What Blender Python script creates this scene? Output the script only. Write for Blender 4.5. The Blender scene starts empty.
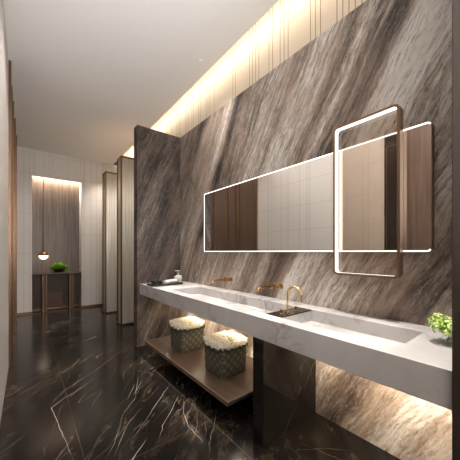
import bpy, bmesh, math, random
from mathutils import Vector, Matrix
random.seed(7)
S = bpy.context.scene
COL = S.collection
PI = math.pi

# ------------------------------------------------------------------ helpers
def tag(o, label=None, cat=None, group=None, kind=None):
    if label: o['label'] = label
    if cat: o['category'] = cat
    if group: o['group'] = group
    if kind: o['kind'] = kind
    return o

def link(name, bm, mat, parent=None, smooth=False, angle=None):
    bmesh.ops.recalc_face_normals(bm, faces=bm.faces[:])
    me = bpy.data.meshes.new(name)
    bm.to_mesh(me); bm.free()
    for m in (mat if isinstance(mat, (list, tuple)) else [mat]):
        me.materials.append(m)
    if smooth:
        for p in me.polygons: p.use_smooth = True
        if angle: me.set_sharp_from_angle(angle=math.radians(angle))
    o = bpy.data.objects.new(name, me)
    COL.objects.link(o)
    if parent: o.parent = parent
    return o

def empty(name, loc, label, cat, group=None, rz=0.0):
    o = bpy.data.objects.new(name, None)
    o.empty_display_size = .05
    COL.objects.link(o); o.location = loc; o.rotation_euler.z = rz
    return tag(o, label, cat, group)

def box(bm, x0, x1, y0, y1, z0, z1, bev=0.0, seg=2, mi=0):
    t = bmesh.new()
    vs = [t.verts.new((x, y, z)) for x in (x0, x1) for y in (y0, y1) for z in (z0, z1)]
    for f in ((0,1,3,2),(4,6,7,5),(0,4,5,1),(2,3,7,6),(0,2,6,4),(1,5,7,3)):
        t.faces.new([vs[i] for i in f])
    bmesh.ops.recalc_face_normals(t, faces=t.faces[:])
    if bev > 0:
        bmesh.ops.bevel(t, geom=t.edges[:], offset=bev, segments=seg, profile=.5, affect='EDGES')
    merge(bm, t, mi=mi)

def merge(bm, t, M=None, mi=0):
    mp = {}
    for v in t.verts:
        mp[v] = bm.verts.new(M @ v.co if M else v.co)
    for f in t.faces:
        try:
            g = bm.faces.new([mp[v] for v in f.verts]); g.material_index = mi
        except ValueError: pass
    t.free()

def boxobj(name, dims, mat, parent=None, bev=0.0):
    bm = bmesh.new(); box(bm, *dims, bev=bev)
    return link(name, bm, mat, parent)

def lathe(bm, prof, c=(0,0,0), n=32, axis='Z'):
    rings = []
    for r, z in prof:
        ring = []
        for i in range(n):
            a = 2*PI*i/n
            p = Vector((r*math.cos(a), r*math.sin(a), z))
            if axis == 'X': p = Vector((z, r*math.cos(a), r*math.sin(a)))
            ring.append(bm.verts.new(p + Vector(c)))
        rings.append(ring)
    for a, b in zip(rings, rings[1:]):
        for i in range(n):
            bm.faces.new((a[i], a[(i+1) % n], b[(i+1) % n], b[i]))
    if prof[0][0] > 1e-5: bm.faces.new(rings[0][::-1])
    if prof[-1][0] > 1e-5: bm.faces.new(rings[-1])
    bmesh.ops.remove_doubles(bm, verts=[v for r in (rings[0], rings[-1]) for v in r], dist=1e-6)

def tube(bm, pts, r, n=14, caps=True):
    pts = [Vector(p) for p in pts]
    rr = r if isinstance(r, (list, tuple)) else [r]*len(pts)
    up = None; rings = []
    for i, p in enumerate(pts):
        t = (pts[min(i+1, len(pts)-1)] - pts[max(i-1, 0)]).normalized()
        if up is None:
            up = Vector((0,0,1)) if abs(t.z) < .9 else Vector((1,0,0))
        a = t.cross(up).normalized(); up = a.cross(t).normalized()
        rings.append([bm.verts.new(p + (a*math.cos(2*PI*k/n) + up*math.sin(2*PI*k/n))*rr[i]) for k in range(n)])
    for a, b in zip(rings, rings[1:]):
        for k in range(n):
            bm.faces.new((a[k], a[(k+1) % n], b[(k+1) % n], b[k]))
    if caps:
        bm.faces.new(rings[0][::-1]); bm.faces.new(rings[-1])

def rrect(y0, y1, z0, z1, r, n=6):
    """rounded rectangle loop in the YZ plane"""
    out = []
    for cy, cz, a0 in ((y1-r, z1-r, 0), (y0+r, z1-r, 90), (y0+r, z0+r, 180), (y1-r, z0+r, 270)):
        for k in range(n+1):
            a = math.radians(a0 + 90*k/n)
            out.append((cy + r*math.cos(a), cz + r*math.sin(a)))
    return out

def ring_prism(bm, outer, inner, x0, x1):
    n = len(outer)
    V = [[bm.verts.new((x, p[0], p[1])) for p in L] for L in (outer, inner) for x in (x0, x1)]
    o0, o1, i0, i1 = V
    for k in range(n):
        j = (k+1) % n
        for a, b in ((o0, o1), (o1, i1), (i1, i0), (i0, o0)):
            bm.faces.new((a[k], a[j], b[j], b[k]))

def prism(bm, loop, x0, x1):
    a = [bm.verts.new((x0, p[0], p[1])) for p in loop]
    b = [bm.verts.new((x1, p[0], p[1])) for p in loop]
    bm.faces.new(a); bm.faces.new(b[::-1])
    n = len(a)
    for k in range(n):
        bm.faces.new((a[k], a[(k+1) % n], b[(k+1) % n], b[k]))

def copy_tree(o, parent=None):
    c = o.copy(); COL.objects.link(c)
    if parent: c.parent = parent
    for ch in list(o.children): copy_tree(ch, c)
    return c

# ------------------------------------------------------------------ materials
class NT:
    def __init__(s, name):
        s.m = bpy.data.materials.new(name); s.m.use_nodes = True
        s.t = s.m.node_tree; s.b = s.t.nodes['Principled BSDF']
        s.out = s.t.nodes['Material Output']
    def n(s, ty, **k):
        x = s.t.nodes.new(ty)
        for a, v in k.items(): setattr(x, a, v)
        return x
    def l(s, a, b): s.t.links.new(a, b)
    def put(s, sock, v):
        if isinstance(v, bpy.types.NodeSocket): s.l(v, sock)
        else: sock.default_value = v
    def math(s, op, a, b=0.0, c=None, clamp=False):
        x = s.n('ShaderNodeMath', operation=op); x.use_clamp = clamp
        s.put(x.inputs[0], a); s.put(x.inputs[1], b)
        if c is not None: s.put(x.inputs[2], c)
        return x.outputs[0]
    def co(s): return s.n('ShaderNodeTexCoord').outputs['Object']
    def sep(s, v):
        x = s.n('ShaderNodeSeparateXYZ'); s.l(v, x.inputs[0]); return x.outputs
    def comb(s, x, y, z=0.0):
        c = s.n('ShaderNodeCombineXYZ')
        for i, v in enumerate((x, y, z)): s.put(c.inputs[i], v)
        return c.outputs[0]
    def noise(s, v, sc=1., det=4., rough=.5, dist=0., dim='3D', lac=2.0):
        x = s.n('ShaderNodeTexNoise', noise_dimensions=dim)
        s.l(v, x.inputs['Vector'])
        x.inputs['Scale'].default_value = sc; x.inputs['Detail'].default_value = det
        x.inputs['Roughness'].default_value = rough; x.inputs['Distortion'].default_value = dist
        x.inputs['Lacunarity'].default_value = lac
        return x.outputs['Fac']
    def ramp(s, f, stops, interp='LINEAR'):
        x = s.n('ShaderNodeValToRGB'); cr = x.color_ramp; cr.interpolation = interp
        while len(cr.elements) < len(stops): cr.elements.new(.5)
        for e, (p, c) in zip(cr.elements, stops):
            e.position = p
            if not isinstance(c, (tuple, list)): c = (c, c, c)
            e.color = tuple(c) + ((1,) if len(c) == 3 else ())
        s.put(x.inputs[0], f); return x.outputs[0]
    def mix(s, f, a, b, mode='MIX'):
        x = s.n('ShaderNodeMix', data_type='RGBA', blend_type=mode)
        s.put(x.inputs[0], f)
        for i, v in ((6, a), (7, b)):
            if isinstance(v, (tuple, list)): v = tuple(v) + ((1,) if len(v) == 3 else ())
            s.put(x.inputs[i], v)
        return x.outputs[2]
    def bump(s, h, st=.2, d=.01):
        x = s.n('ShaderNodeBump'); x.inputs['Strength'].default_value = st
        x.inputs['Distance'].default_value = d; s.l(h, x.inputs['Height'])
        s.l(x.outputs[0], s.b.inputs['Normal'])
    def set(s, color=None, rough=.5, metal=0., spec=None):
        if color is not None:
            if isinstance(color, (tuple, list)): color = tuple(color) + ((1,) if len(color) == 3 else ())
            s.put(s.b.inputs['Base Color'], color)
        s.put(s.b.inputs['Roughness'], rough); s.b.inputs['Metallic'].default_value = metal
        if spec is not None: s.b.inputs['Specular IOR Level'].default_value = spec
        return s.m

def lin(r, g, b):
    f = lambda v: ((v/255+.055)/1.055)**2.4 if v > 10 else v/255/12.92
    return (f(r), f(g), f(b))

def streak_marble(name, plane, phi, bands, gain=1.0):
    """brown-grey marble whose veins all climb at one angle"""
    t = NT(name); x, y, z = t.sep(t.co())
    u = t.math('MULTIPLY', y, -1.0) if plane == 'YZ' else x
    c, s = math.cos(math.radians(phi)), math.sin(math.radians(phi))
    al = t.math('ADD', t.math('MULTIPLY', u, c), t.math('MULTIPLY', z, s))
    ac = t.math('SUBTRACT', t.math('MULTIPLY', z, c), t.math('MULTIPLY', u, s))
    wv = t.comb(t.math('MULTIPLY', al, 1.1), t.math('MULTIPLY', ac, 2.0), 0.3)
    w = t.math('SUBTRACT', t.noise(wv, 1.2, 3, .5), .5)
    acw = t.math('ADD', ac, t.math('MULTIPLY', w, .12))
    w2 = t.math('SUBTRACT', t.noise(t.comb(t.math('MULTIPLY', al, .9), t.math('MULTIPLY', ac, 1.6), 4.), 8, 7, .75), .5)
    acw = t.math('ADD', acw, t.math('MULTIPLY', w2, .05))
    n1 = t.noise(t.comb(t.math('MULTIPLY', al, .45), t.math('MULTIPLY', acw, 5.5), 1.7), 1.0, 9, .66)
    n2 = t.noise(t.comb(t.math('MULTIPLY', al, 3.4), t.math('MULTIPLY', acw, 36.), 5.1), 1.0, 8, .72)
    n3 = t.noise(t.comb(t.math('MULTIPLY', al, 16.), t.math('MULTIPLY', acw, 80.), 2.2), 1.0, 5, .7)
    v = t.math('ADD', t.math('MULTIPLY', n1, .42), t.math('ADD', t.math('MULTIPLY', n2, .40), t.math('MULTIPLY', n3, .22)))
    bd = t.ramp(t.math('MULTIPLY', acw, .25), bands)
    v = t.math('ADD', v, t.math('MULTIPLY', t.math('SUBTRACT', bd, .5), .42))
    v = t.math('MULTIPLY_ADD', t.math('SUBTRACT', v, .5), 1.35, .505)
    g = gain
    col = t.ramp(v, [(.34, [k*g for k in (.030,.020,.015)]), (.43, [k*g for k in (.115,.088,.071)]),
                     (.51, [k*g for k in (.25,.198,.162)]), (.58, [k*g for k in (.40,.338,.288)]),
                     (.68, [k*g for k in (.66,.62,.58)])])
    fine = t.noise(t.comb(t.math('MULTIPLY', al, 10.), t.math('MULTIPLY', acw, 64.), 9.), 1.0, 8, .75)
    dk = t.ramp(fine, [(.36, .12), (.47, .85), (.60, 1.0)])
    col = t.mix(.8, col, dk, 'MULTIPLY')
    sp = t.noise(t.comb(t.math('MULTIPLY', al, 30.), t.math('MULTIPLY', acw, 75.), 3.), 1.0, 4, .7)
    col = t.mix(t.ramp(sp, [(.56, 0.), (.70, .25)]), col, (.62*g, .56*g, .50*g))
    hz = t.noise(t.comb(al, t.math('MULTIPLY', ac, 2.), 8.), 1.6, 3, .6)
    col = t.mix(t.ramp(hz, [(.45, 0.), (.70, .45)]), col, (.34*g, .245*g, .19*g), 'MIX')
    return t.set(col, .46, 0, .3)

M = {}
def flat(v): return v
bandsR = [(.0, .5), (.17, .62), (.215, .30), (.24, .28), (.27, .60), (.40, .62), (.435, .74), (.462, .28), (.478, .16),
          (.492, .45), (.50, .36), (.52, .60), (.545, .36), (.57, .50), (.60, .66), (.64, .48), (.68, .62), (.74, .50),
          (.795, .42), (.811, .16), (.822, .45), (.85, .60), (.88, .40), (.93, .5), (.97, .3), (1., .5)]
M['marble_wall'] = streak_marble('brown_marble', 'YZ', 60, bandsR)
bandsP = [(.0, .35), (.3, .4), (.36, .25), (.42, .45), (.5, .3), (.6, .4), (.66, .25), (.75, .4), (1., .35)]
M['marble_part'] = streak_marble('dark_brown_marble', 'XZ', 66, bandsP, .5)

def dark_stone(name, base, cloud, vein, plane='XY', rough=.17):
    t = NT(name); x, y, z = t.sep(t.co())
    if plane == 'XY': a, b = x, y
    elif plane == 'XZ': a, b = x, z
    c = math.cos(math.radians(48)); s = math.sin(math.radians(48))
    al = t.math('ADD', t.math('MULTIPLY', a, c), t.math('MULTIPLY', b, s))
    ac = t.math('SUBTRACT', t.math('MULTIPLY', b, c), t.math('MULTIPLY', a, s))
    p = t.comb(t.math('MULTIPLY', al, .55), ac, z)
    cl = t.noise(p, 5., 10, .8, .0)
    col = t.mix(t.math('MULTIPLY', t.ramp(cl, [(.46, 0.), (.68, .62)]), t.ramp(t.noise(t.comb(a, b, 33.), .9, 2, .5), [(.38, .25), (.60, 1.)])), base, cloud)
    for sc, sx, wdt, seed, st in ((1.6, .22, .005, 3., .5), (3.5, .2, .009, 9., .45), (8., .22, .020, 14., .30)):
        q = t.comb(t.math('MULTIPLY', al, sx), ac, seed)
        n = t.noise(q, sc, 5, .52, .1)
        r = t.math('ABSOLUTE', t.math('SUBTRACT', n, .5))
        ln = t.ramp(r, [(0., 1.), (wdt, 0.)])
        mk = t.ramp(t.noise(t.comb(a, b, seed+20.), 1.8, 3, .6), [(.50, 0.), (.66, st)])
        col = t.mix(t.math('MULTIPLY', ln, mk), col, vein)
    if plane == 'XY':
        fx = t.math('FRACT', t.math('ADD', t.math('DIVIDE', t.math('ADD', x, t.math('MULTIPLY', y, 0.0)), .80), .65))
        fy = t.math('FRACT', t.math('DIVIDE', y, 1.6))
        jx = t.math('LESS_THAN', fx, .0035); jy = t.math('LESS_THAN', fy, .0022)
        col = t.mix(t.math('MULTIPLY', t.math('MAXIMUM', jx, jy), .6), col, (.10, .07, .045))
    rr = t.ramp(t.noise(p, 3., 4, .6), [(.3, rough*.85), (.7, rough*1.25)])
    return t.set(col, rr, 0, .26)
M['floor'] = dark_stone('black_marble_floor', lin(20, 18, 17), lin(72, 60, 47), lin(140, 122, 100))
M['slab'] = dark_stone('dark_marble_slab', lin(27, 25, 23), lin(42, 36, 30), lin(110, 92, 70), 'XZ', .07)
t = NT('pale_vein'); M['vein'] = t.set(lin(196, 182, 162), .25)
t = NT('brown_vein'); M['vein2'] = t.set(lin(104, 90, 72), .25)

def tile(name, axis, base, joint, seed=0.0, cell=.034, dens=.60, rows=.41):
    t = NT(name); x, y, z = t.sep(t.co())
    u = y if axis == 'Y' else x
    k = t.math('ADD', t.math('DIVIDE', u, cell), 100. + seed)
    wn = t.n('ShaderNodeTexWhiteNoise', noise_dimensions='1D'); t.l(t.math('FLOOR', k), wn.inputs['W'])
    on = t.math('GREATER_THAN', wn.outputs['Value'], dens)
    g = t.math('MULTIPLY', on, t.math('LESS_THAN', t.math('FRACT', k), .13))
    if rows:
        r = t.math('LESS_THAN', t.math('FRACT', t.math('DIVIDE', z, rows)), .010)
        g2 = t.math('MAXIMUM', g, t.math('MULTIPLY', r, .7))
    else: g2 = g
    tone = t.noise(t.comb(t.math('FLOOR', t.math('DIVIDE', u, .4)), t.math('FLOOR', t.math('DIVIDE', z, .41)), 3.), 4., 1)
    st_ = .62 if rows else .92
    b2 = t.mix(t.ramp(tone, [(.3, .0), (.7, .12)]), base, joint)
    col = t.mix(t.math('MULTIPLY', g2, st_), b2, joint)
    t.bump(t.math('SUBTRACT', 1.0, g2), .5, .004)
    return t.set(col, .46, 0, .3)
M['tile_end'] = tile('cream_grooved_tile', 'X', lin(200, 192, 184), lin(95, 80, 68), 3., .030, .62)
M['tile_left'] = tile('cream_grooved_tile_side', 'Y', lin(192, 186, 180), lin(112, 100, 90), 17., .034, .66)
M['slat'] = tile('cream_slat_cladding', 'Y', lin(214, 198, 176), lin(96, 76, 56), 31., .046, .48, None)

t = NT('white_marble'); p = t.co()
n = t.noise(p, 3.2, 7, .6, 1.2); r = t.math('ABSOLUTE', t.math('SUBTRACT', n, .5))
v = t.ramp(r, [(0., 1.), (.022, .25), (.07, 0.)])
mk = t.ramp(t.noise(p, 2.1, 3, .5), [(.45, 0.), (.62, .75)])
cl = t.ramp(t.noise(p, 5., 5, .6), [(.35, 0.), (.75, .30)])
c_ = t.mix(cl, lin(178, 174, 171), lin(140, 135, 132))
c_ = t.mix(t.math('MULTIPLY', v, mk), c_, lin(112, 100, 94))
M['white_marble'] = t.set(c_, .22, 0, .4)

def wood(name, a, b, along='Z', sc=30., rough=.4):
    t = NT(name); x, y, z = t.sep(t.co())
    if along == 'Z': q = t.comb(t.math('MULTIPLY', x, sc), t.math('MULTIPLY', y, sc), t.math('MULTIPLY', z, 1.2))
    elif along == 'Y': q = t.comb(t.math('MULTIPLY', x, sc), t.math('MULTIPLY', y, 1.2), t.math('MULTIPLY', z, sc))
    n = t.noise(q, 1., 6, .6, .4)
    col = t.ramp(n, [(.3, a), (.7, b)])
    t.bump(n, .08, .002)
    return t.set(col, rough, 0, .4)
M['wood_niche'] = wood('grey_brown_wood', lin(78, 64, 54), lin(116, 98, 84))
M['wood_shelf'] = wood('brown_shelf_wood', lin(58, 45, 37), lin(84, 67, 56), 'Y', 22., .35)
M['wood_dark'] = wood('dark_brown_panel', lin(70, 54, 45), lin(92, 74, 62), 'Z', 24., .35)
M['wood_table'] = wood('dark_table_wood', lin(62, 44, 33), lin(88, 64, 50), 'Y', 20., .5)

t = NT('bronze'); M['bronze'] = t.set(lin(112, 86, 66), .38, .85)
t = NT('dark_bronze'); M['bronze_dark'] = t.set(lin(140, 114, 92), .35, .85)
t = NT('brushed_gold'); M['gold'] = t.set(lin(226, 186, 112), .22, 1.)
t = NT('aged_brass'); M['brass'] = t.set(lin(178, 142, 88), .25, 1.)
t = NT('ceiling_paint'); M['ceiling'] = t.set(lin(228, 224, 220), .8, 0, .2)
t = NT('plaster'); M['plaster'] = t.set(lin(190, 182, 174), .8, 0, .2)
t = NT('mirror_silver'); M['mirror'] = t.set((.86, .84, .82), .0, 1.)
t = NT('black_glass'); M['black_glass'] = t.set(lin(46, 42, 40), .08, 0, .6)
t = NT('drain_plate'); M['plate'] = t.set(lin(48, 40, 34), .25, .7)
t = NT('tray_black'); M['tray'] = t.set(lin(22, 20, 20), .3)
t = NT('jamb_dark'); M['jamb'] = t.set(lin(46, 38, 31), .45)
t = NT('white_trim'); M['white'] = t.set(lin(225, 222, 216), .4)

def emit(name, col, st):
    t = NT(name); t.set((0, 0, 0), .5)
    t.b.inputs['Emission Color'].default_value = tuple(col)+(1,); t.b.inputs['Emission Strength'].default_value = st
    return t.m
M['led'] = emit('mirror_led', (1., .96, .92), 2.0)
M['globe'] = emit('globe_glow', (1., .84, .62), 2.6)
M['lens'] = emit('downlight_lens', (1., .95, .88), 25.)
M['warmled'] = emit('warm_strip', (1., .80, .56), 5.)

def glassish(name, tint, gl=.08, rough=.0, trans=None):
    t = NT(name); nt = t.t
    tr = t.n('ShaderNodeBsdfTransparent'); tr.inputs[0].default_value = tuple(tint)+(1,)
    g = t.n('ShaderNodeBsdfGlossy'); g.inputs['Roughness'].default_value = rough
    m = t.n('ShaderNodeMixShader'); m.inputs[0].default_value = gl
    t.l(tr.outputs[0], m.inputs[1]); t.l(g.outputs[0], m.inputs[2]); t.l(m.outputs[0], t.out.inputs[0])
    return t.m
M['pane'] = glassish('clear_tinted_pane', (.90, .86, .82), .05)
M['vase_glass'] = glassish('vase_glass', (.94, .975, .965), .10)
# ribbed frosted glass of the privacy screens
t = NT('ribbed_glass')
d = t.n('ShaderNodeBsdfDiffuse'); d.inputs[0].default_value = (*lin(206, 202, 194), 1)
tl = t.n('ShaderNodeBsdfTranslucent'); tl.inputs[0].default_value = (*lin(214, 208, 198), 1)
tp = t.n('ShaderNodeBsdfTransparent'); tp.inputs[0].default_value = (.8, .8, .78, 1)
gl = t.n('ShaderNodeBsdfGlossy'); gl.inputs['Roughness'].default_value = .15
a = t.n('ShaderNodeMixShader'); a.inputs[0].default_value = .55
b = t.n('ShaderNodeMixShader'); b.inputs[0].default_value = .12
c = t.n('ShaderNodeMixShader'); c.inputs[0].default_value = .10
t.l(d.outputs[0], a.inputs[1]); t.l(tl.outputs[0], a.inputs[2])
t.l(a.outputs[0], b.inputs[1]); t.l(tp.outputs[0], b.inputs[2])
t.l(b.outputs[0], c.inputs[1]); t.l(gl.outputs[0], c.inputs[2]); t.l(c.outputs[0], t.out.inputs[0])
M['ribbed'] = t.m
# milky glass
t = NT('milky_glass'); t.set(lin(205, 200, 192), .12)
t.b.inputs['Transmission Weight'].default_value = .35; M['milk'] = t.m
# fabrics / fur / leaves
t = NT('cream_fur'); n = t.noise(t.co(), 60, 3, .6)
M['fur'] = t.set(t.ramp(n, [(.3, lin(222, 212, 192)), (.7, lin(246, 240, 226))]), .9, 0, .1)
t = NT('woven_diamond'); x, y, z = t.sep(t.co())
uu = t.math('ADD', x, y); k = 17.
d1 = t.math('SINE', t.math('MULTIPLY', t.math('ADD', uu, z), k*2.6)); d2 = t.math('SINE', t.math('MULTIPLY', t.math('SUBTRACT', uu, z), k*2.6))
dd = t.math('MULTIPLY_ADD', t.math('MINIMUM', t.math('ABSOLUTE', d1), t.math('ABSOLUTE', d2)), 2.0, -.8)
e1 = t.math('SINE', t.math('MULTIPLY', uu, 520.)); e2 = t.math('SINE', t.math('MULTIPLY', z, 520.))
h = t.math('ADD', t.math('MULTIPLY', dd, .6), t.math('MULTIPLY', t.math('MULTIPLY', e1, e2), .35))
t.bump(h, .6, .004)
M['weave'] = t.set(t.ramp(t.math('MULTIPLY_ADD', h, .5, .5), [(.25, lin(60, 57, 47)), (.55, lin(84, 79, 66)), (.85, lin(106, 100, 84))]), .75, 0, .3)
t = NT('dark_fringe'); M['fringe'] = t.set(lin(52, 52, 46), .9, 0, .1)
def leafm(name, a, b, sc=18.):
    t = NT(name); n = t.noise(t.co(), sc, 3, .6)
    t.set(t.ramp(n, [(.35, a), (.65, b)]), .55, 0, .3)
    t.b.inputs['Subsurface Weight'].default_value = 0.0
    return t.m
M['fern'] = leafm('fern_green', lin(104, 160, 30), lin(170, 214, 62))
M['petal'] = leafm('lime_petals', lin(178, 212, 96), lin(228, 238, 168), 30.)
M['leaf'] = leafm('bright_leaf', lin(62, 150, 26), lin(110, 196, 50))
M['stem'] = leafm('stem_green', lin(40, 80, 30), lin(70, 110, 46))
t = NT('white_towel'); n = t.noise(t.co(), 220, 3, .6); t.bump(n, .6, .004); M['towel'] = t.set(lin(212, 204, 194), .9)
t = NT('black_cloth'); n = t.noise(t.co(), 220, 3, .6); t.bump(n, .6, .004); M['black_cloth'] = t.set(lin(26, 24, 24), .8)

# ------------------------------------------------------------------ dimensions
XL, XR, XS = -.146, 1.788, 1.835      # left wall, marble face, slatted wall face
YP = 3.43; YE = 6.617; ZC = 3.36; ZT = 2.95; HC = .8424; XF = 1.185
YB = -2.4

# ------------------------------------------------------------------ setting
VE = [[[0.227,1.816],[0.199,2.144],[0.164,2.533],[0.282,2.649],[0.471,2.761]],
[[-0.107,2.914],[0.18,3.096],[0.502,3.366],[1.107,3.696]],
[[0.149,2.573],[0.284,2.784],[0.612,3.069],[1.034,3.52]],
[[0.276,2.591],[0.394,2.732],[0.559,2.879]],
[[0.42,1.52],[0.506,1.594],[0.641,1.713]],
[[0.428,1.688],[0.584,1.948],[0.738,2.077]],
[[0.385,1.706],[0.457,1.803],[0.566,2.008]],
[[0.906,3.281],[0.729,2.879],[0.571,2.591]],
[[0.68,2.27],[0.826,2.502]],
[[0.729,2.294],[0.902,2.522]],
[[0.538,1.752],[0.651,1.848],[0.855,2.06],[1.086,2.288]],
[[0.481,1.858],[0.59,2.081],[0.745,2.254],[0.904,2.649]],
[[0.732,1.842],[0.845,1.924],[1.042,2.046]],
[[0.691,1.631],[0.777,1.768],[0.898,1.882],[1.054,2.053]],
[[1.06,1.976],[0.963,1.785],[0.926,1.649],[0.923,1.447]],
[[0.659,1.786],[0.77,1.938]],
[[1.103,1.556],[1.18,1.467]],
[[0.941,1.458],[1.051,1.589]],
[[0.709,2.458],[0.935,2.786],[1.006,2.53]],
[[-0.145,2.835],[0.11,3.325],[0.547,3.445]],
[[0.08,1.933],[0.271,2.658]],[[0.618,2.301],[0.808,2.613]],[[0.147,4.459],[0.268,3.026]],
[[1.35,1.02],[1.5,.92],[1.62,.80]],[[1.42,1.05],[1.50,.8],[1.62,.7]]]
bright = {0: .0042, 1: .0024, 2: .003, 3: .003, 4: .005, 5: .003, 6: .0026, 10: .0034, 11: .0026, 13: .0030, 14: .003, 9: .0026, 8: .003}
bm = bmesh.new()
box(bm, XL-.2, XR+.2, YB-.1, YE+.5, -.12, 0)
for i, pl in enumerate(VE):
    w = .9*bright.get(i, .0022); mi = 1 if i in bright and i != 1 else 2
    pts = []
    for a, b in zip(pl, pl[1:]):
        a = Vector(a); b = Vector(b); n = max(2, int((b-a).length/.04))
        for k in range(n):
            q = a.lerp(b, k/n); pts.append(q + Vector((random.gauss(0, .0022), random.gauss(0, .0022))) if pts else q)
    pts.append(Vector(pl[-1]))
    L = []; N = len(pts)
    for k, q in enumerate(pts):
        d = (pts[min(k+1, N-1)] - pts[max(k-1, 0)]).normalized(); nn = Vector((-d.y, d.x))
        ww = w*.5*random.uniform(.45, 1.25)*min(1, .15+3*k/N, .15+3*(N-1-k)/N)
        L.append((bm.verts.new((*(q+nn*ww), .0004)), bm.verts.new((*(q-nn*ww), .0004))))
    for p, q in zip(L, L[1:]):
        f = bm.faces.new((p[0], p[1], q[1], q[0])); f.material_index = mi
tag(link('floor', bm, [M['floor'], M['vein'], M['vein2']]), kind='structure')

def struct(name, dims_list, mat, bev=0):
    bm = bmesh.new()
    for d in dims_list: box(bm, *d, bev=bev)
    return tag(link(name, bm, mat), kind='structure')

struct('ceiling', [(XL-.2, 1.65, YB-.1, YE+.5, ZC, ZC+.06)], M['ceiling'])
struct('trim_1', [(1.65, XS+.2, YB-.1, YE+.5, 3.80, 3.86), (1.40, 1.65, YB-.1, YE+.5, ZC+.06, 3.86)], M['plaster'])
struct('wall_right', [(XR, XS+.15, .0, YP+.131, 0, ZT)], M['marble_wall'])
struct('wall_right_upper', [(XS, XS+.15, YB-.1, YE+.2, ZT, 3.80), (XS, XS+.15, YP+.131, YE+.2, 0, ZT)], M['slat'])
struct('wall_right_near', [(XS, XS+.15, YB-.1, 0, 0, ZT)], M['plaster'])
struct('wall_back', [(XL-.2, XS+.15, YB-.1, YB, 0, ZC)], M['plaster'])
# left wall: cream tile in the middle, wood panelling beyond it
struct('wall_left', [(XL-.12, XL, 1.37, 3.70, 0, ZC)], M['tile_left'])
struct('wall_left_far', [(XL-.12, XL-.005, 3.70, YE+.2, 0, ZC)], M['wood_dark'])
struct('wall_left_near', [(XL-.12, XL, YB, .10, 0, ZC)], M['plaster'])
# end wall with the niche
NX0, NX1, NZ, ND = .102, .986, 2.84, .29
struct('wall_end', [(XL-.1, NX0, YE, YE+.10, 0, ZC), (NX1, XS+.1, YE, YE+.10, 0, ZC), (NX0, NX1, YE, YE+.10, NZ, ZC)], M['tile_end'])
struct('wall_niche', [(NX0-.05, NX1+.05, YE+ND, YE+ND+.05, 0, NZ+.14), ], M['wood_niche'])
struct('trim_2', [(NX0-.04, NX0, YE+.10, YE+ND, 0, NZ+.14), (NX1, NX1+.04, YE+.10, YE+ND, 0, NZ+.14), (NX0, NX1, YE+.10, YE+ND, NZ+.10, NZ+.14)], M['white'])
struct('baseboard_end', [(XL, NX0, YE-.012, YE, 0, .045), (NX1, 1.83, YE-.012, YE, 0, .045)], M['bronze'])
struct('baseboard_niche', [(NX0, NX1, YE+ND-.012, YE+ND, 0, .05)], M['bronze'])

# slim bronze fins fixed over the wood panelling of the left wall
fins = [(3.70, 3.78, .022), (4.25, 4.30, .014), (4.38, 4.40, .014), (4.66, 4.70, .018), (5.25, 5.31, .024), (6.0, 6.05, .024)]
flab = ['where the cream tile ends', 'second from the cream tile', 'third from the cream tile', 'fourth from the cream tile',
        'fifth from the cream tile', 'nearest the end wall']
for (a, b, d), s in zip(fins, flab):
    o = boxobj('bronze_fin', (XL-.004, XL+d, a, b, 0.0, ZC-.001), M['bronze'], bev=.002)
    tag(o, 'tall bronze fin on the dark wood wall at left, '+s, 'trim strip', 'bronze fins on the left wall')
# door in the left wall (seen in the mirror)
dr = boxobj('door_1', (XL-.08, XL-.03, .10, 1.12, 0, ZC), M['wood_dark']); tag(dr, kind='structure')
bm = bmesh.new(); box(bm, XL-.1, XL+.012, 1.115, 1.165, 0, ZC-.001, bev=.003); box(bm, XL-.1, XL+.012, .10, .14, 0, ZC-.001, bev=.003)
link('door_frame', bm, M['bronze'], dr)
bm = bmesh.new(); box(bm, XL-.1, XL-.004, 1.165, 1.37, 0, ZC)
side = link('side_panel', bm, M['black_glass'], dr)
bm = bmesh.new()
ring_prism(bm, rrect(1.19, 1.345, .25, 2.62, .01), rrect(1.196, 1.339, .256, 2.614, .008), XL-.006, XL+.0)
link('panel_frame', bm, M['bronze_dark'], side)

# ------------------------------------------------------------------ marble partition
tag(boxobj('marble_partition', (1.155, XR, YP, YP+.13, 0, ZT), M['marble_part'], bev=.003),
    'tall dark brown marble partition standing at the far end of the white counter', 'partition')
# near end partition
tag(boxobj('door_jamb', (1.15, XS, -.05, .2185, 0, 3.36), M['jamb'], bev=.003),
    'dark brown full-height jamb at the right edge, beside the near end of the counter', 'door jamb')

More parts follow.
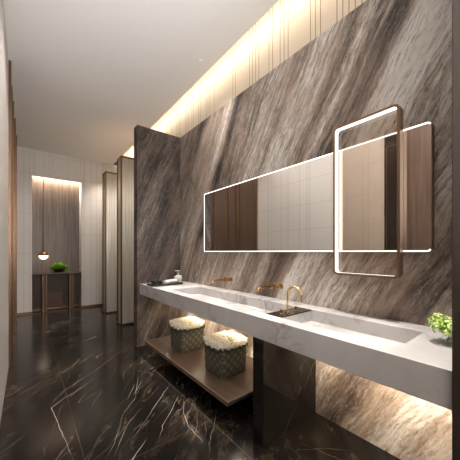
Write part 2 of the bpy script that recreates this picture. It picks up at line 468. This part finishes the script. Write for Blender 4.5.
# ------------------------------------------------------------------ privacy screens
def screen(y, label):
    r = empty('privacy_screen', (1.27, y, 0), label, 'privacy screen', 'bronze framed screens behind the marble partition')
    w = XS-1.27-.002; h = 2.91
    bm = bmesh.new()
    # main frame (far layer) and slim front frame
    box(bm, 0, .03, .185, .25, 0, h, bev=.002)
    box(bm, 0, w, .185, .25, h-.035, h, bev=.002)
    box(bm, 0, w, .185, .25, 0, .035, bev=.002)
    box(bm, .002, w, .03, .184, h-.02, h-.004); box(bm, .002, w, .03, .184, .004, .02)
    link('outer_frame', bm, M['bronze'], r)
    bm = bmesh.new()
    box(bm, 0, .022, 0, .028, 0, h-.0, bev=.002)
    box(bm, 0, w, 0, .028, h-.03, h, bev=.002)
    box(bm, 0, w, 0, .028, 0, .03, bev=.002)
    link('inner_frame', bm, M['bronze'], r)
    bm = bmesh.new(); box(bm, .006, .014, .029, .184, .021, h-.021)
    link('glass_side', bm, M['ribbed'], r)
    bm = bmesh.new(); n = 11; x0, x1 = .024, w; st = (x1-x0)/n
    prof = []
    for i in range(n):
        for k in range(6):
            a = PI*k/6; prof.append((x0+st*(i+.5-.5*math.cos(a)), .020-.010*math.sin(a)))
    prof.append((x1, .020))
    A = [[bm.verts.new((px, py, z)) for px, py in prof] for z in (.03, h-.03)]
    B = [[bm.verts.new((px, .024, z)) for px, py in prof] for z in (.03, h-.03)]
    for k in range(len(prof)-1):
        bm.faces.new((A[0][k], A[0][k+1], A[1][k+1], A[1][k]))
        bm.faces.new((B[0][k], B[1][k], B[1][k+1], B[0][k+1]))
    link('ribbed_glass', bm, M['ribbed'], r, smooth=True, angle=50)
    return r
screen(4.58, 'bronze framed ribbed glass screen nearer to the marble partition')
screen(5.68, 'bronze framed ribbed glass screen farther back, next to the end wall')

# ------------------------------------------------------------------ counter
cz0 = .70
ct = empty('vanity_counter', (1.49, 1.8, cz0), 'long white marble vanity counter with two trough basins under the mirror', 'counter')
def rel(o, base):
    """mesh made in world coordinates under an empty: shift back"""
    o.matrix_parent_inverse = Matrix.Translation(-Vector(base)); return o
CB = (1.49, 1.8, cz0)
Y0, Y1 = .2190, YP-.001; X0, X1 = XF, XR-.001
bX0, bX1 = 1.285, 1.645
B1 = (1.235, 2.66); B2 = (.425, 1.105)
bm = bmesh.new()
box(bm, X0, bX0, Y0, Y1, cz0, HC, .003); box(bm, bX1, X1, Y0, Y1, cz0, HC, .003)
box(bm, bX0-.002, bX1+.002, B1[1], Y1, cz0, HC-.0001); box(bm, bX0-.002, bX1+.002, Y0, B2[0], cz0, HC-.0001)
box(bm, bX0-.002, bX1+.002, B2[1], B1[0], cz0, HC-.012)
rel(link('worktop', bm, M['white_marble'], ct), CB)
def basin(y0, y1):
    bm = bmesh.new()
    zf = HC-.085
    # sloped floor: high at the front, low at the slot along the back
    vs = [bm.verts.new(p) for p in ((bX0, y0, zf+.02), (bX0, y1, zf+.02), (bX1, y1, zf), (bX1, y0, zf),
                                    (bX0, y0, cz0+.001), (bX0, y1, cz0+.001), (bX1, y1, cz0+.001), (bX1, y0, cz0+.001))]
    for f in ((0,1,2,3), (4,7,6,5), (0,4,5,1), (1,5,6,2), (2,6,7,3), (3,7,4,0)): bm.faces.new([vs[i] for i in f])
    b = rel(link('basin', bm, M['white_marble'], ct), CB)
basin(*B1); basin(*B2)
bm = bmesh.new(); box(bm, bX0+.001, bX1-.001, B2[1]+.002, B1[0]-.002, HC-.011, HC-.003, .001)
o = rel(link('tap_plate', bm, M['plate'], ct), CB); o['label'] = 'dark metal plate between the basins'
bm = bmesh.new(); box(bm, X1-.27, X1-.24, Y0+.1, 1.1, cz0-.012, cz0-.0005); box(bm, X1-.27, X1-.24, 1.3, Y1-.1, cz0-.012, cz0-.0005)
rel(link('light_strip', bm, M['warmled'], ct), CB)

# dark stone slab leg
tag(boxobj('stone_pedestal', (1.20, XR-.001, 1.163, 1.262, 0, cz0-.0005), M['slab'], bev=.002),
    'dark marble slab pedestal standing under the counter between floor and worktop', 'pedestal')
# wooden shelf
sh = empty('floating_shelf', (1.45, 2.2, .17), 'low brown wooden shelf under the counter, carrying two fur stools', 'shelf')
rel(boxobj('shelf_board', (1.118, XR-.001, 1.43, 3.045, .170, .20), M['wood_shelf'], sh, bev=.004), (1.45, 2.2, .17))
rel(boxobj('edge_trim', (1.112, 1.1175, 1.428, 3.047, .172, .180), M['bronze'], sh), (1.45, 2.2, .17))

# ------------------------------------------------------------------ stools
def make_stool(label):
    r = empty('fur_stool', (1.40, 1.85, .20), label, 'stool', 'fur topped stools on the shelf')
    bm = bmesh.new(); loops = []
    for z, w in ((0., .130), (.010, .135), (.10, .139), (.20, .141), (.26, .141)):
        lp = rrect(-w, w, -w, w, .022, 5); loops.append([bm.verts.new((a, b, z)) for a, b in lp])
    bm.faces.new(loops[0][::-1]); bm.faces.new(loops[-1])
    for a, b in zip(loops, loops[1:]):
        n = len(a)
        for k in range(n): bm.faces.new((a[k], a[(k+1) % n], b[(k+1) % n], b[k]))
    link('woven_base', bm, M['weave'], r, smooth=True, angle=40)
    # dark fringe under the fur
    bm = bmesh.new()
    for i in range(420):
        s = random.randrange(4); a = random.uniform(-.135, .135)
        p = Vector((a, .143, .262)); d = Vector((random.gauss(0, .25), .45, -1)).normalized()
        Rm = Matrix.Rotation(s*PI/2, 3, 'Z'); spike(bm, Rm @ p, Rm @ d, random.uniform(.035, .055), .004)
    link('fringe', bm, M['fringe'], r)
    # fur cushion: scalloped pad + tufts
    bm = bmesh.new(); N = 72
    prof = [(1.0, .244), (1.12, .256), (1.15, .274), (1.08, .292), (.90, .299), (.5, .300), (.0, .300)]
    def rad(a):
        k = 5.0; c, s = abs(math.cos(a)), abs(math.sin(a))
        return .138/((c**k+s**k)**(1/k))
    rings = []
    for q, z in prof:
        rings.append([bm.verts.new((rad(2*PI*i/N)*q*math.cos(2*PI*i/N), rad(2*PI*i/N)*q*math.sin(2*PI*i/N),
                     z + (.006*math.sin(14*2*PI*i/N) if q >= 1 else .003*math.sin(5*q+i)))) for i in range(N)])
    for a, b in zip(rings, rings[1:]):
        for k in range(N): bm.faces.new((a[k], a[(k+1) % N], b[(k+1) % N], b[k]))
    bm.faces.new(rings[0][::-1])
    for i in range(2600):
        th = random.uniform(0, 2*PI)
        if random.random() < .45:   # rim, hanging locks in clumps
            z = random.uniform(.252, .292); clump = math.sin(14*th)*.5+.5
            p = Vector((math.cos(th), math.sin(th), 0))*rad(th)*1.08; p.z = z
            d = Vector((math.cos(th)*.8, math.sin(th)*.8, -.75 if z < .285 else .1)) + Vector([random.gauss(0, .25) for _ in range(3)])
            ln = random.uniform(.010, .018)+.012*clump
        else:
            q = math.sqrt(random.random())*1.05
            p = Vector((math.cos(th), math.sin(th), 0))*rad(th)*q; p.z = .298 if q < .95 else .29
            d = Vector((math.cos(th)*.8*q, math.sin(th)*.8*q, .35)) + Vector([random.gauss(0, .35) for _ in range(3)])
            ln = random.uniform(.010, .020)
        spike(bm, p, d.normalized(), ln, .0035)
    link('fur_cushion', bm, M['fur'], r)
    return r
def spike(bm, p, d, ln, w):
    a = d.orthogonal().normalized(); b = d.cross(a)
    v = [bm.verts.new(p + (a*math.cos(q)+b*math.sin(q))*w) for q in (0, 2.1, 4.2)]; tp = bm.verts.new(p + d*ln)
    for i in range(3): bm.faces.new((v[i], v[(i+1) % 3], tp))
st = make_stool('fur topped woven stool nearer the camera, beside the dark pedestal')
st.location = (1.408, 1.842, .2005)
s2 = copy_tree(st); s2.location = (1.408, 2.545, .2005)
s2['label'] = 'fur topped woven stool farther away, towards the marble partition'

# ------------------------------------------------------------------ mirror
mr = empty('wall_mirror', (1.77, 1.57, 1.265), 'long horizontal backlit mirror on the brown marble wall', 'mirror')
MB_ = (1.77, 1.57, 1.265)
my0, my1, mz0, mz1 = .416, 2.725, 1.262, 1.99
bm = bmesh.new(); prism(bm, rrect(my0, my1, mz0, mz1, .022), 1.7525, XR-.0005)
rel(link('housing', bm, M['bronze_dark'], mr), MB_)
bm = bmesh.new(); prism(bm, rrect(my0+.004, my1-.004, mz0+.004, mz1-.004, .018), 1.7500, 1.7523)
rel(link('mirror_glass', bm, M['mirror'], mr), MB_)
def ribbon_path(y0, y1, z0, z1, r, n=6):
    """open C path: right end of the bottom edge, along the left side, to the right end of the top"""
    pts = []
    def arc(cy, cz, a0, a1, rr=r):
        for k in range(n+1):
            a = math.radians(a0+(a1-a0)*k/n); pts.append((cy+rr*math.cos(a), cz+rr*math.sin(a)))
    arc(y0+r, z0+r, 200, 270); arc(y1-r, z0+r, 270, 360); arc(y1-r, z1-r, 0, 90); arc(y0+r, z1-r, 90, 160)
    return pts
def ribbon(bm, pts, w, x0, x1):
    L = []
    for i, p in enumerate(pts):
        a = Vector(pts[max(i-1, 0)]); b = Vector(pts[min(i+1, len(pts)-1)]); d = (b-a).normalized(); nn = Vector((-d.y, d.x))
        q = Vector(p); L.append([q, q+nn*w])
    V = [[bm.verts.new((x, *c)) for x in (x0, x1) for c in l] for l in L]
    for a, b in zip(V, V[1:]):
        for i, j in ((0, 1), (1, 3), (3, 2), (2, 0)): bm.faces.new((a[i], a[j], b[j], b[i]))
    bm.faces.new([V[0][i] for i in (0, 1, 3, 2)]); bm.faces.new([V[-1][i] for i in (0, 2, 3, 1)])
bm = bmesh.new(); ribbon(bm, ribbon_path(my0+.003, my1-.003, mz0+.003, mz1-.003, .019), .0085, 1.7485, 1.7499)
rel(link('light_strip', bm, M['led'], mr), MB_)

# portrait light frame in front of it
fr = empty('light_frame', (1.72, .75, 1.11), 'upright rounded lighted frame overlapping the right half of the long mirror', 'frame')
FB = (1.72, .75, 1.11)
fy0, fy1, fz0, fz1 = .553, .967, 1.106, 2.132
bm = bmesh.new(); ring_prism(bm, rrect(fy0, fy1, fz0, fz1, .034), rrect(fy0+.009, fy1-.009, fz0+.009, fz1-.009, .026), 1.695, 1.7475)
ring_prism(bm, rrect(fy0+.003, fy1-.003, fz0+.003, fz1-.003, .031), rrect(fy0+.015, fy1-.015, fz0+.015, fz1-.015, .020), 1.6935, 1.6965)
# two stand-off pins to the marble wall
for zz in (fz0+.02, fz1-.02):
    for yy in (fy0+.04, fy1-.04):
        lathe(bm, [(.004, 1.70), (.004, XR-.0005)], (0, yy, zz + (.0-.015 if zz < 1.5 else .015)), 10, 'X')
rel(link('frame_band', bm, M['bronze_dark'], fr), FB)
bm = bmesh.new(); ring_prism(bm, rrect(fy0+.0095, fy1-.0095, fz0+.0095, fz1-.0095, .0255), rrect(fy0+.0135, fy1-.0135, fz0+.0135, fz1-.0135, .0215), 1.698, 1.740)
rel(link('light_strip', bm, M['led'], fr), FB)
bm = bmesh.new(); prism(bm, rrect(fy0+.0095, fy1-.0095, fz0+.0095, fz1-.0095, .0255), 1.7415, 1.7435)
rel(link('glass_pane', bm, M['pane'], fr), FB)

# ------------------------------------------------------------------ taps
def wall_tap(label):
    r = empty('wall_faucet', (XR, 0, 0), label, 'faucet', 'brass wall taps below the mirror')
    bm = bmesh.new(); lathe(bm, [(.024, -.0005), (.024, -.008), (.012, -.010), (.012, -.03)], (0, .0, 0), 24, 'X')
    pts = [(-.008, 0, 0), (-.10, 0, 0), (-.15, 0, .0)] + [(-.15-.03*math.sin(a), 0, -.03+.03*math.cos(a)) for a in (.4, .8, 1.2, 1.57)] + [(-.18, 0, -.045)]
    tube(bm, pts, .0095)
    link('spout', bm, M['brass'], r, smooth=True, angle=40)
    bm = bmesh.new(); lathe(bm, [(.024, -.0005), (.024, -.008), (.016, -.010), (.016, -.045), (.013, -.048)], (0, -.11, .012), 24, 'X')
    tube(bm, [(-.035, -.11, .012), (-.037, -.085, .026), (-.039, -.05, .036)], [.0065, .0055, .005])
    link('handle', bm, M['brass'], r, smooth=True, angle=40)
    return r
w1 = wall_tap('brass wall tap above the left basin, farther from the camera'); w1.location = (XR, 2.34, .945)
w2 = copy_tree(w1); w2.location = (XR, 1.625, .945); w2['label'] = 'brass wall tap between the two basins, behind the gooseneck tap'

gt = empty('gooseneck_faucet', (1.436, 1.160, HC-.003), 'gold gooseneck tap rising from the dark plate between the basins', 'faucet')
bm = bmesh.new(); lathe(bm, [(.016, .0), (.016, .006), (.0085, .008), (.0085, .02)], n=24)
R_ = .058; hgt = .128
pts = [(0, 0, .005), (0, 0, .06), (0, 0, hgt)] + [(0, -R_+R_*math.cos(a), hgt+R_*math.sin(a)) for a in [PI*k/16 for k in range(1, 17)]] + [(0, -2*R_, hgt-.035)]
tube(bm, pts, .0068, 16)
link('spout', bm, M['gold'], gt, smooth=True, angle=40)
for dx in (-.066, .094):
    bm = bmesh.new(); lathe(bm, [(.011, 0), (.011, .004), (.0065, .006), (.0065, .024), (.008, .026), (.008, .034), (.0, .035)], (dx, 0, 0), 20)
    link('handle', bm, M['gold'], gt, smooth=True, angle=40)

# ------------------------------------------------------------------ things on the counter
TZ = HC+.0005
ty = empty('black_tray', (1.40, 3.10, TZ), 'flat black tray on the far end of the counter', 'tray')
bm = bmesh.new(); box(bm, -.205, .205, -.10, .10, 0, .008, .002)
for d in ((-.205, .205, -.10, -.094), (-.205, .205, .094, .10), (-.205, -.199, -.094, .094), (.199, .205, -.094, .094)): box(bm, *d, .008, .018, .001)
link('tray_body', bm, M['tray'], ty)
def rolled(bm, L, r, wob=.0):
    """rolled towel along X: a spiral cross-section"""
    sp = []
    for k in range(64):
        a = k/64*2*PI*3.2; rr = r*(.18+.82*k/63); sp.append((rr*math.cos(a), rr*math.sin(a)))
    sp2 = [((math.hypot(*p)-.006)/max(math.hypot(*p), 1e-4)) for p in sp]
    A = [bm.verts.new((-L/2, p[0], p[1])) for p in sp]; B = [bm.verts.new((L/2, p[0], p[1])) for p in sp]
    C = [bm.verts.new((-L/2, p[0]*k, p[1]*k)) for p, k in zip(sp, sp2)]; D = [bm.verts.new((L/2, p[0]*k, p[1]*k)) for p, k in zip(sp, sp2)]
    for i in range(63):
        bm.faces.new((A[i], A[i+1], B[i+1], B[i])); bm.faces.new((C[i], D[i], D[i+1], C[i+1]))
        bm.faces.new((A[i], C[i], C[i+1], A[i+1])); bm.faces.new((B[i], B[i+1], D[i+1], D[i]))
def towel(mat, L, r, loc, rz, label, ry=0.):
    bm = bmesh.new(); rolled(bm, L, r); o = link('rolled_towel', bm, mat, smooth=True, angle=50)
    o.location = loc; o.rotation_euler = (0, ry, rz); tag(o, label, 'towel', 'rolled towels on the black tray'); return o
zb = TZ+.009
towel(M['towel'], .20, .030, (1.475, 3.095, zb+.030), .35, 'rolled white towel lying on the black tray')
towel(M['black_cloth'], .14, .036, (1.250, 3.10, zb+.036), 1.2, 'rolled black cloth at the left end of the black tray')
towel(M['black_cloth'], .12, .028, (1.335, 3.125, zb+.028), 1.3, 'rolled black cloth beside the white towel on the tray')

ds = empty('soap_dispenser', (1.655, 3.235, TZ), 'milky glass soap bottle with wide flat pump behind the tray', 'soap bottle')
bm = bmesh.new(); lathe(bm, [(.0, 0), (.052, 0), (.058, .01), (.058, .07), (.050, .088), (.026, .100), (.018, .106), (.018, .118), (.0, .118)], n=32)
link('bottle', bm, M['milk'], ds, smooth=True, angle=40)
bm = bmesh.new(); lathe(bm, [(.0, .1185), (.020, .1185), (.020, .132), (.007, .134), (.007, .152), (.0, .152)], n=24)
box(bm, -.05, .03, -.012, .012, .1525, .168, .004)
link('pump', bm, M['milk'], ds, smooth=True, angle=40)

# flowers in a glass
vs = empty('flower_vase', (1.535, .300, TZ), 'small clear glass vase of lime green flowers on the near end of the counter', 'vase')
bm = bmesh.new(); lathe(bm, [(.0, 0), (.030, 0), (.033, .004), (.029, .035), (.031, .062), (.028, .062), (.026, .036), (.029, .008), (.0, .007)], n=32)
link('glass', bm, M['vase_glass'], vs, smooth=True, angle=60)
bm = bmesh.new(); random.seed(11)
heads = [(-.048, .030, .090, .033), (-.018, -.012, .098, .036), (.022, .02, .110, .034), (-.030, .045, .115, .028), (.045, -.018, .092, .030),
         (.0, .04, .125, .026), (-.055, -.015, .080, .024), (.03, -.045, .105, .026)]
heads = [(a*1.05, b, c-.016, d) for a, b, c, d in heads]
for hx, hy_, hz, hr in heads:
    tube(bm, [(hx*.25, hy_*-.3, .010), (hx*.35, hy_*.2, .05), (hx, hy_, hz)], .0022, 8)
link('stems', bm, M['stem'], vs, smooth=True)
bm = bmesh.new(); bl = bmesh.new()
def leafblade(bm, p, d, ln, w, up):
    s = d.cross(up).normalized(); n = up
    rows = []
    for k in range(5):
        f = k/4; ww = w*math.sin(PI*(f*.85+.12)); c = p + d*ln*f - n*ln*.25*f*f
        rows.append([bm.verts.new(c - s*ww), bm.verts.new(c + n*w*.25*0 - n*w*.2), bm.verts.new(c + s*ww)])
    for a, b in zip(rows, rows[1:]):
        bm.faces.new((a[0], a[1], b[1], b[0])); bm.faces.new((a[1], a[2], b[2], b[1]))
for hi, (hx, hy_, hz, hr) in enumerate(heads):
    for i in range(70):
        d = Vector([random.gauss(0, 1) for _ in range(3)]).normalized()
        if d.z < -.6: continue
        p = Vector((hx, hy_, hz)) + d*hr*random.uniform(.6, .85)
        up = d; tdir = d.orthogonal().normalized(); tdir = Matrix.Rotation(random.uniform(0, 6.28), 3, d) @ tdir
        leafblade(bm, p, (tdir+d*.5).normalized(), random.uniform(.012, .019), .006, up)
for i in range(26):
    a = random.uniform(0, 6.28); d = Vector((math.cos(a), math.sin(a), random.uniform(.2, 1.2))).normalized()
    leafblade(bl, Vector((d.x*.015, d.y*.015, .068)), d, random.uniform(.05, .078), .012, Vector((0, 0, 1)) if abs(d.z) < .9 else Vector((1, 0, 0)))
link('blossoms', bm, M['petal'], vs, smooth=True); link('leaves', bl, M['leaf'], vs, smooth=True)

# ------------------------------------------------------------------ console table in the niche
ty_ = YE-.03
tb = empty('console_table', (.544, YE+.10, 0), 'dark console table with bronze legs standing in the lit wall niche', 'console table')
TB = (.544, YE+.10, 0)
rel(boxobj('tabletop', (NX0+.004, NX1-.004, YE+.0-.03, YE+ND-.02, .785, .815), M['wood_table'], tb, bev=.003), TB)
for a, b in ((.272, .352), (.748, .830)):
    lg = rel(boxobj('leg', (a+.022, b-.022, YE-.01, YE+.20, .0, .784), M['wood_table'], tb), TB)
    bm = bmesh.new(); box(bm, a, a+.021, YE-.02, YE+.20, 0, .784, .002); box(bm, b-.021, b, YE-.02, YE+.20, 0, .784, .002)
    link('bronze_upright', bm, M['bronze'], lg)
rel(boxobj('back_panel', (NX0+.004, NX1-.004, YE+.225, YE+.245, .06, .784), M['wood_table'], tb), TB)
rel(boxobj('stretcher', (NX0+.004, NX1-.004, YE+.201, YE+.222, .03, .055), M['bronze'], tb), TB)

# planter
pb = empty('fern_bowl', (.575, YE+.12, .8155), 'dark bowl of bright green fern on the console table', 'potted plant')
bm = bmesh.new(); lathe(bm, [(.0, 0), (.06, 0), (.085, .02), (.11, .055), (.115, .07), (.105, .07), (.095, .055), (.0, .045)], n=36)
link('bowl', bm, M['tray'], pb, smooth=True, angle=50)
bm = bmesh.new(); random.seed(5)
for i in range(620):
    a = random.uniform(0, 6.28); e = math.acos(random.random()*1.0)*.98
    d = Vector((math.cos(a)*math.sin(e), math.sin(a)*math.sin(e)*.7, math.cos(e)*.8+.12)).normalized()
    s = random.uniform(.45, 1.0)
    p = Vector((d.x*.12*s, d.y*.08*s, .06+d.z*.12*s)); 
    up = Vector((-d.x*.3, -d.y*.3, 1)).normalized()
    leafblade(bm, p, d, random.uniform(.05, .095), .010, up)
link('foliage', bm, M['fern'], pb, smooth=True)

# pendant
pd = empty('pendant_lamp', (.298, YE+.05+.08, 1.185), 'globe pendant lamp half bronze half glowing, hanging in the niche', 'pendant lamp')
bm = bmesh.new(); n = 12
lathe(bm, [(.0845*math.cos(a), .0845*math.sin(a)) for a in [-PI/2+PI/2*k/n for k in range(n+1)]], n=32)
link('glass_globe', bm, M['globe'], pd, smooth=True, angle=60)
bm = bmesh.new(); lathe(bm, [(.088*math.cos(a), .001+.088*math.sin(a)) for a in [PI/2*k/n for k in range(n+1)]], n=32)
lathe(bm, [(.014, .086), (.014, .115), (.008, .118), (.0, .118)], n=20)
link('metal_cap', bm, M['bronze'], pd, smooth=True, angle=60)
bm = bmesh.new(); tube(bm, [(0, 0, .115), (0, 0, NZ+.099-1.185)], .006, 10)
link('rod', bm, M['bronze'], pd, smooth=True, angle=60)

# ------------------------------------------------------------------ lights
def area(name, loc, rot, sx, sy, power, col=(1., .82, .62)):
    L = bpy.data.lights.new(name, 'AREA'); L.shape = 'RECTANGLE'; L.size = sx; L.size_y = sy
    L.energy = power; L.color = col
    o = bpy.data.objects.new(name, L); COL.objects.link(o); o.location = loc; o.rotation_euler = rot
    return o
# downlights
dls = [(2.42, 'nearest ceiling downlight, above the marble wall'), (5.0, 'middle ceiling downlight, above the nearer glass screen'), (6.14, 'farthest ceiling downlight, beside the end wall')]
proto = None
for i, (y, lb) in enumerate(dls + [(3.9, '')]):
    if i < 3:
        if proto is None:
            r = empty('ceiling_downlight', (1.5, y, ZC), lb, 'ceiling light', 'recessed downlights in the ceiling')
            bm = bmesh.new(); lathe(bm, [(.020, -.004), (.030, -.004), (.032, -.0005), (.020, -.0005), (.020, -.004)], n=28)
            link('trim_ring', bm, M['white'], r, smooth=True, angle=40)
            bm = bmesh.new(); lathe(bm, [(.0, -.003), (.0195, -.003), (.0195, -.0007), (.0, -.0007)], n=24)
            link('lens', bm, M['lens'], r); proto = r
        else:
            r = copy_tree(proto); r.location = (1.5, y, ZC); r['label'] = lb
    sp = bpy.data.lights.new('downlight_beam', 'SPOT'); sp.energy = {3.9: 110, 6.14: 110, 5.0: 260}.get(y, 50); sp.spot_size = math.radians(100); sp.spot_blend = .9
    sp.color = (1., .93, .86); sp.shadow_soft_size = .05
    o = bpy.data.objects.new('downlight_beam', sp); COL.objects.link(o); o.location = (1.5, y, ZC-.03)
# added narrow beams brightening the counter, without fixtures
for y in (.35, .9, 1.45, 2.0, 2.5, 2.95):
    sp = bpy.data.lights.new('counter_fill', 'SPOT'); sp.energy = 330; sp.spot_size = math.radians(25); sp.spot_blend = .7
    sp.color = (1., .94, .89); sp.shadow_soft_size = .05
    o = bpy.data.objects.new('counter_fill', sp); COL.objects.link(o); o.location = (1.40, y, ZC-.03)
# cove behind the ceiling edge
area('cove_light', (1.655, (YB+YE)/2, 3.455), (0, math.radians(-88), 0), .05, YE-YB-.1, 27, (1., .90, .76))
# under the counter
area('under_counter_light', (X1-.255, .66, cz0-.014), (0, math.radians(-42), 0), .03, .85, 17, (1., .84, .64))
area('under_counter_light', (X1-.255, 2.4, cz0-.014), (0, math.radians(-36), 0), .03, 1.8, 21, (1., .84, .64))
# niche
area('niche_light', ((NX0+NX1)/2, YE+.22, NZ+.09), (math.radians(14), 0, 0), NX1-NX0-.05, .03, 16, (1., .90, .78))
# added unseen area lights behind the camera, filling room and ceiling
area('rear_fill', (.85, YB+.1, 1.9), (math.radians(90), 0, 0), 1.6, 2.0, 5, (.96, .98, 1.))
area('ceiling_fill', (.75, -1.2, 1.9), (math.radians(145), 0, 0), 1.4, 1.4, 200, (.96, .98, 1.))
# added row of spots to brighten the left wall, no fixtures
for y in (.9, 1.9, 2.9, 4.4, 5.6):
    sp = bpy.data.lights.new('left_wall_fill', 'SPOT'); sp.energy = 50; sp.spot_size = math.radians(110); sp.spot_blend = .9
    sp.color = (1., .97, .94); sp.shadow_soft_size = .06
    o = bpy.data.objects.new('left_wall_fill', sp); COL.objects.link(o); o.location = (.55, y, ZC-.03); o.rotation_euler = (0, math.radians(24), 0)

w = bpy.data.worlds.new('World'); S.world = w; w.use_nodes = True
w.node_tree.nodes['Background'].inputs[0].default_value = (.05, .048, .045, 1)

# ------------------------------------------------------------------ camera
cd = bpy.data.cameras.new('camera'); co = bpy.data.objects.new('camera', cd); COL.objects.link(co)
co.location = (0, 0, 1.265); co.rotation_euler = (PI/2, 0, -.6715)
cd.sensor_width = 36; cd.lens = 257.19/460*36; cd.shift_y = 21.79/460; cd.clip_start = .02
S.camera = co
S.view_settings.view_transform = 'Standard'; S.view_settings.look = 'None'
S.view_settings.exposure = 0.22; S.view_settings.gamma = 1.0; S.view_settings.use_curve_mapping = False
